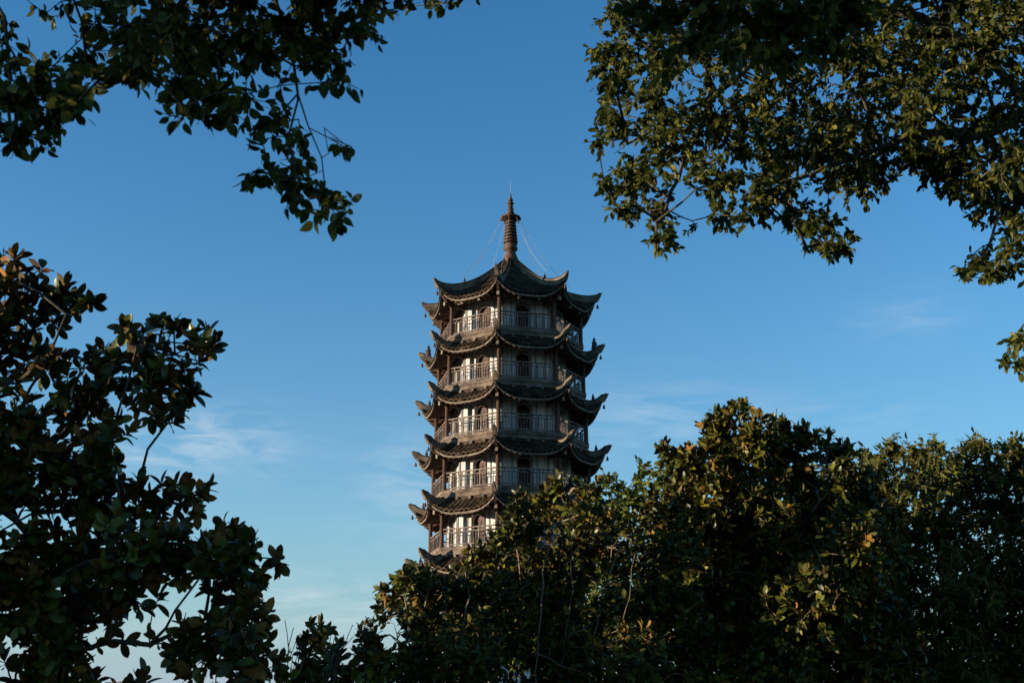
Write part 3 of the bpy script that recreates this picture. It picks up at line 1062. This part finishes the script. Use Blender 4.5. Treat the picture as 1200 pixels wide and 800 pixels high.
# large canopy, upper right
LR = [[spot(x, y, d) for x, y, d in q] for q in (((1060, 162, 10.2), (1000, 185, 10.1), (950, 205, 10.0), (900, 215, 10.2)), ((1130, 150, 10.4), (1150, 190, 10.3), (1170, 240, 10.2), (1160, 285, 10.2), (1145, 312, 10.2)),
      ((1215, 130, 10.6), (1150, 60, 10.4), (1080, 20, 10.3), (980, 10, 10.4), (900, 60, 10.3), (840, 110, 10.2), (770, 150, 10.2), (720, 180, 10.1)), ((900, 60, 10.3), (820, 40, 10.1), (740, 50, 10.0)), ((1215, 130, 10.6), (1235, 260, 10.5), (1215, 380, 10.4), (1190, 410, 10.3)), ((840, 110, 10.2), (800, 190, 10.1), (775, 260, 10.0)))]
it = [(722, 22, 30), (712, 62, 26), (725, 90, 34), (705, 128, 18), (730, 140, 34), (700, 165, 14), (708, 215, 18), (735, 220, 28), (725, 245, 16), (750, 205, 34), (765, 60, 50), (775, 120, 46), (785, 175, 44), (770, 245, 26), (782, 275, 20), (800, 255, 24),
      (820, 60, 64), (840, 140, 60), (838, 215, 40), (815, 265, 16), (850, 250, 22), (895, 100, 70), (905, 190, 58), (890, 230, 34), (940, 245, 28), (960, 180, 60), (1000, 60, 74), (1000, 150, 64), (1005, 205, 38), (1030, 195, 30), (1060, 170, 34), (1080, 60, 74),
      (1085, 130, 46), (1150, 50, 70), (1165, 130, 52), (1110, 180, 24), (1130, 195, 30), (1165, 205, 34), (1150, 235, 18), (1190, 225, 34), (1192, 190, 30), (1185, 265, 14), (1180, 290, 16), (1150, 312, 16), (1130, 322, 12), (1160, 328, 10), (1195, 305, 10),
      (1190, 395, 14), (1178, 420, 12), (1195, 430, 14), (1215, 400, 24), (1230, 330, 30), (1230, 260, 40), (1240, 150, 80), (1240, 40, 80),
      (760, -50, 70), (880, -50, 90), (1000, -60, 100), (1120, -60, 100), (1220, -80, 100), (820, -150, 90), (960, -170, 120), (1120, -180, 120), (1280, -170, 120), (950, 262, 20), (975, 262, 22), (990, 292, 16), (970, 298, 12), (945, 290, 10), (1100, 190, 30), (1140, 215, 24), (985, 285, 14), (960, 285, 12), (940, 270, 12), (1000, 275, 10), (770, 280, 18), (790, 285, 12), (1100, 205, 24), (1080, 185, 22), (1120, 220, 20), (1145, 250, 18), (1135, 318, 18), (1165, 318, 16), (1150, 302, 16), (1185, 312, 16), (1190, 280, 18), (1185, 245, 26), (925, 262, 14), (870, 255, 16), (915, 235, 26), (735, 250, 16)]
_, counts['camph_r'] = tree('camphor_tree', 'wide camphor canopy with sunlit olive leaves filling the upper right corner', 'tree',
     (7.6, 11.0, 0), [(0, 0, 0), (0.1, 0, 2), (0.0, 0, 4.2), (-0.5, -0.1, 5.6), tuple(spot(1215, 130, 10.6) - Vector((7.6, 11.0, 0))), tuple(spot(1140, 158, 10.4) - Vector((7.6, 11.0, 0))), tuple(spot(1060, 160, 10.2) - Vector((7.6, 11.0, 0)))], clumps_at(it, 10.3, cr, 1.3, 1.3), 23, 640, SMALL_LEAF, [L_camph], M['bark'],
     'spray', 8, 0.072, r_tip=0.003, power=0.32, gap=0.8, bow=0.1, tipstep=0.14, down=0.6, length=0.15, r_max=0.045, trunk_r=0.22, limbs=LR)

# nearer dark bough in front of that canopy
it = [(742, 8, 20), (780, 15, 34), (830, 10, 44), (880, 25, 46), (925, 30, 44), (960, 45, 36), (950, 10, 40), (900, 60, 24), (855, 55, 24), (800, 50, 22), (862, 80, 12), (780, 85, 12), (1000, 20, 30),
      (820, -60, 60), (930, -60, 70), (1030, -60, 60), (900, -160, 90), (1050, -180, 90)]
_, counts['near_r'] = tree('camphor_tree', 'dark nearer bough hanging down in front of the sunlit canopy at the top edge', 'tree',
     (4.4, 3.0, 0), [(0, 0, 0), (0, 0, 2), (-0.2, 0.2, 4), (-0.8, 0.7, 5.2), (-1.6, 1.2, 5.9)], clumps_at(it, 5.4, cr, 1.3, 0.5), 24, 900, OVAL_LEAF, [L_camph], M['bark'],
     'spray', 6, 0.08, r_tip=0.0022, power=0.27, trunk_r=0.16, gap=0.65, bow=0.1, tipstep=0.09, step=0.15, down=0.7, length=0.2, r_max=0.2)

# unseen trees added beyond the left edge to shade the near trees
rs = np.random.default_rng(31)
for i, (x, y, h) in enumerate(((-15, 2.5, 6.2), (-16.0, 7.2, 5.0), (-15, 12.0, 3.6))):
    cl = []
    for k in range(34):
        a, t = rs.uniform(0, 6.283), rs.uniform(0.12, 1)
        rad = 2.6 * math.sin(math.pi * min(1, t * 0.62 + 0.25)) * math.sqrt(rs.uniform(0.1, 1))
        cl.append((x + rad * math.cos(a), y + rad * math.sin(a) * 1.25, 0.5 + t * (h - 1.2), 0.95, 0.95, 0.75))
    _, counts['shade%d' % i] = tree('unseen_shade_tree', 'unseen dense evergreen added beyond the left edge to shade the near trees', 'tree', (x, y, 0), [(0, 0, 0), (0.1, 0, 1.5), (0, 0.1, 3.0), (0, 0, h * 0.7)],
         cl, 40 + i, 75, SMALL_LEAF, [L_fresh], M['bark'], 'spray', 9, 0.24, r_tip=0.006, tipstep=0.4, step=0.4, length=0.4, down=0.2, group='unseen evergreens added for their shade')
print('LEAVES', counts, sum(counts.values()))

# bare thin saplings standing in the gap
def bare(name, label, base, tops, seed):
    g = Grown(seed)
    root = thing(name, label, 'sapling', base)
    e = g.trunk([Vector(base), Vector(base) + Vector((0.02, 0, 0.6))], 0.2, 0.01)
    for (px, py) in tops:
        g.tips.append(g.path(e, spot(px, py, base[1] + g.rng.uniform(-0.2, 0.2)), 0.18, 0.018, 0.0))
        k = len(g.p) - 1
        for q in range(4):
            a = max(1, k - g.rng.integers(1, 6))
            g.tips.append(g.path(a, g.p[a] + np.array([g.rng.normal(0, 0.07), g.rng.normal(0, 0.07), g.rng.uniform(0.12, 0.3)]), 0.1, 0.008))
    g.finish()
    g.wood('trunk', M['bark'], root, 0.004, 0.4, 0.05, base, 0.015)


bare('bare_sapling', 'leafless thin sapling left of the small magnolia in the gap', (-2.55, 12.5, 0), [(344, 735), (338, 760), (352, 752)], 61)
bare('bare_sapling', 'leafless forked sapling right of the small magnolia in the gap', (-2.1, 12.5, 0), [(389, 738), (394, 741), (403, 743), (398, 760)], 62)

# ------------------------------------------------------------------ far low house, its gable seen through the left magnolia
HX = spot(162, 800, 95)
house = thing('low_house', 'far low house with a pale gable, glimpsed through the magnolia at the bottom left', 'house', (HX.x, 95, 0))
b = MB()
b.box(0, 0, 1.5, 6, 8, 3.0)
b.add([(-3, -4, 3), (3, -4, 3), (0, -4, HX.z - 0.25), (-3, 4, 3), (3, 4, 3), (0, 4, HX.z - 0.25)], [(0, 1, 2), (5, 4, 3)])
wl = b.build('wall', M['cream'], house)
b = MB()
for s in (-1, 1):
    b.bar((0, -4.4, 0), (0, 4.4, 0), 0.1, 0.1)
    b.v, b.f, b.mi, b.sm = (b.v, b.f, b.mi, b.sm)
b = MB()
zr = HX.z - 0.1
for s in (-1, 1):
    b.add([(0, -4.4, zr), (s * 3.5, -4.4, 2.75), (s * 3.5, 4.4, 2.75), (0, 4.4, zr), (0, -4.4, zr + 0.14), (s * 3.5, -4.4, 2.89), (s * 3.5, 4.4, 2.89), (0, 4.4, zr + 0.14)],
          [(0, 1, 2, 3), (4, 7, 6, 5), (0, 4, 5, 1), (1, 5, 6, 2), (2, 6, 7, 3)])
b.build('roof', M['clay'], house)
for x in (-1.6, 1.6):
    b = MB()
    b.box(x, -4.03, 1.6, 1.2, 0.08, 1.2)
    b.build('window', M['glass'], wl)
b = MB()
b.box(0, -4.03, 1.0, 0.9, 0.08, 2.0)
b.build('door', M['timber'], wl)

# ------------------------------------------------------------------ ground
gm = surface('lawn', (0.02, 0.03, 0.01), (0.05, 0.055, 0.02), 0.35, 0.95, 0.5, 9)
b = MB()
b.add([(-3000, -3000, 0), (3000, -3000, 0), (3000, 3000, 0), (-3000, 3000, 0)], [(0, 1, 2, 3)])
gr = b.build('ground', gm)
gr['kind'] = 'structure'
gr['label'] = 'grassy ground under the trees'

# ------------------------------------------------------------------ light and sky
SUN_EL, SUN_PHI = R(3.2), R(-77.0)
sv = Vector((math.cos(SUN_EL) * math.sin(SUN_PHI), -math.cos(SUN_EL) * math.cos(SUN_PHI), math.sin(SUN_EL)))
sd = bpy.data.lights.new('sun', 'SUN')
sd.energy = 5.0
sd.angle = R(0.5)
sd.color = (1.0, 0.84, 0.64)
so = bpy.data.objects.new('sun', sd)
COL.objects.link(so)
so.rotation_euler = sv.to_track_quat('Z', 'Y').to_euler()
so.location = (0, 0, 60)

w = bpy.data.worlds.new('World')
scene.world = w
w.use_nodes = True
nt = w.node_tree
N, L = nt.nodes, nt.links
bg = N['Background']
sky = N.new('ShaderNodeTexSky')
sky.sky_type = 'NISHITA'
sky.sun_disc = False
sky.sun_elevation = SUN_EL
sky.sun_rotation = math.atan2(sv.x, sv.y)
sky.air_density = 1.0
sky.dust_density = 0.0
sky.ozone_density = 2.0
tc = N.new('ShaderNodeTexCoord')


def mth(op, a, b=None, c=None, clamp=False):
    n = N.new('ShaderNodeMath')
    n.operation = op
    n.use_clamp = clamp
    for i, x in enumerate((a, b, c)):
        if x is None:
            continue
        if isinstance(x, (int, float)):
            n.inputs[i].default_value = x
        else:
            L.new(x, n.inputs[i])
    return n.outputs[0]


# thin cirrus: a few faint patches, each a direction in the sky, broken up by drawn-out noise
mp = N.new('ShaderNodeMapping')
mp.inputs['Scale'].default_value = (1.0, 1.0, 4.5)
mp.inputs['Rotation'].default_value = (0, R(20), 0)
L.new(tc.outputs['Generated'], mp.inputs['Vector'])
nz = N.new('ShaderNodeTexNoise')
nz.inputs['Scale'].default_value = 16
nz.inputs['Detail'].default_value = 8
nz.inputs['Roughness'].default_value = 0.6
nz.inputs['Distortion'].default_value = 0.6
L.new(mp.outputs[0], nz.inputs['Vector'])
wisp = mth('MULTIPLY_ADD', nz.outputs['Fac'], 3.4, -1.35, True)
total = None
for px, py, rx, ry, k in ((255, 515, 80, 34, 0.75), (185, 530, 90, 30, 0.5), (385, 700, 110, 26, 0.8), (300, 740, 150, 25, 0.5), (1060, 372, 55, 26, 0.3), (770, 490, 110, 40, 0.45), (480, 560, 60, 45, 0.55), (980, 490, 90, 26, 0.3), (640, 620, 220, 30, 0.3)):
    d = aim(px, py)
    rt = d.cross(Vector((0, 0, 1))).normalized()
    up = rt.cross(d).normalized()
    acc = None
    for ax, rr in ((rt, rx), (up, ry)):
        dn = N.new('ShaderNodeVectorMath')
        dn.operation = 'DOT_PRODUCT'
        L.new(tc.outputs['Generated'], dn.inputs[0])
        dn.inputs[1].default_value = ax * (FPX / rr)
        s2 = mth('POWER', mth('ABSOLUTE', dn.outputs['Value']), 2.0)
        acc = s2 if acc is None else mth('ADD', acc, s2)
    fr = N.new('ShaderNodeVectorMath')
    fr.operation = 'DOT_PRODUCT'
    L.new(tc.outputs['Generated'], fr.inputs[0])
    fr.inputs[1].default_value = d
    g = mth('MULTIPLY', mth('EXPONENT', mth('MULTIPLY', acc, -1.0)), mth('MULTIPLY', mth('GREATER_THAN', fr.outputs['Value'], 0.0), k))
    total = g if total is None else mth('ADD', total, g)
cover = mth('MULTIPLY', mth('MULTIPLY', total, wisp), 0.6, None, True)
hs = N.new('ShaderNodeHueSaturation')
hs.inputs['Hue'].default_value = 0.5
hs.inputs['Saturation'].default_value = 1.22
L.new(sky.outputs[0], hs.inputs['Color'])
tint = N.new('ShaderNodeMix')
tint.data_type = 'RGBA'
tint.blend_type = 'MULTIPLY'
tint.inputs['Factor'].default_value = 1.0
L.new(hs.outputs[0], tint.inputs[6])
tint.inputs[7].default_value = (0.69, 1.27, 1.66, 1)
# pale bluish haze low over the horizon
sep = N.new('ShaderNodeSeparateXYZ')
L.new(tc.outputs['Generated'], sep.inputs[0])
low = mth('MULTIPLY', mth('EXPONENT', mth('MULTIPLY', mth('MAXIMUM', sep.outputs['Z'], 0.0), -6.5)), 0.98, None, True)
hz = N.new('ShaderNodeMix')
hz.data_type = 'RGBA'
L.new(low, hz.inputs['Factor'])
L.new(tint.outputs[2], hz.inputs[6])
hz.inputs[7].default_value = (1.42, 1.84, 2.55, 1)
mix = N.new('ShaderNodeMix')
mix.data_type = 'RGBA'
L.new(cover, mix.inputs['Factor'])
L.new(hz.outputs[2], mix.inputs[6])
mix.inputs[7].default_value = (2.6, 2.9, 3.2, 1)
L.new(mix.outputs[2], bg.inputs['Color'])
bg.inputs['Strength'].default_value = 0.139

scene.view_settings.view_transform = 'Standard'
scene.view_settings.look = 'None'
scene.view_settings.exposure = 1.0
scene.view_settings.gamma = 1.0
scene.cycles.max_bounces = 6
scene.cycles.transparent_max_bounces = 4
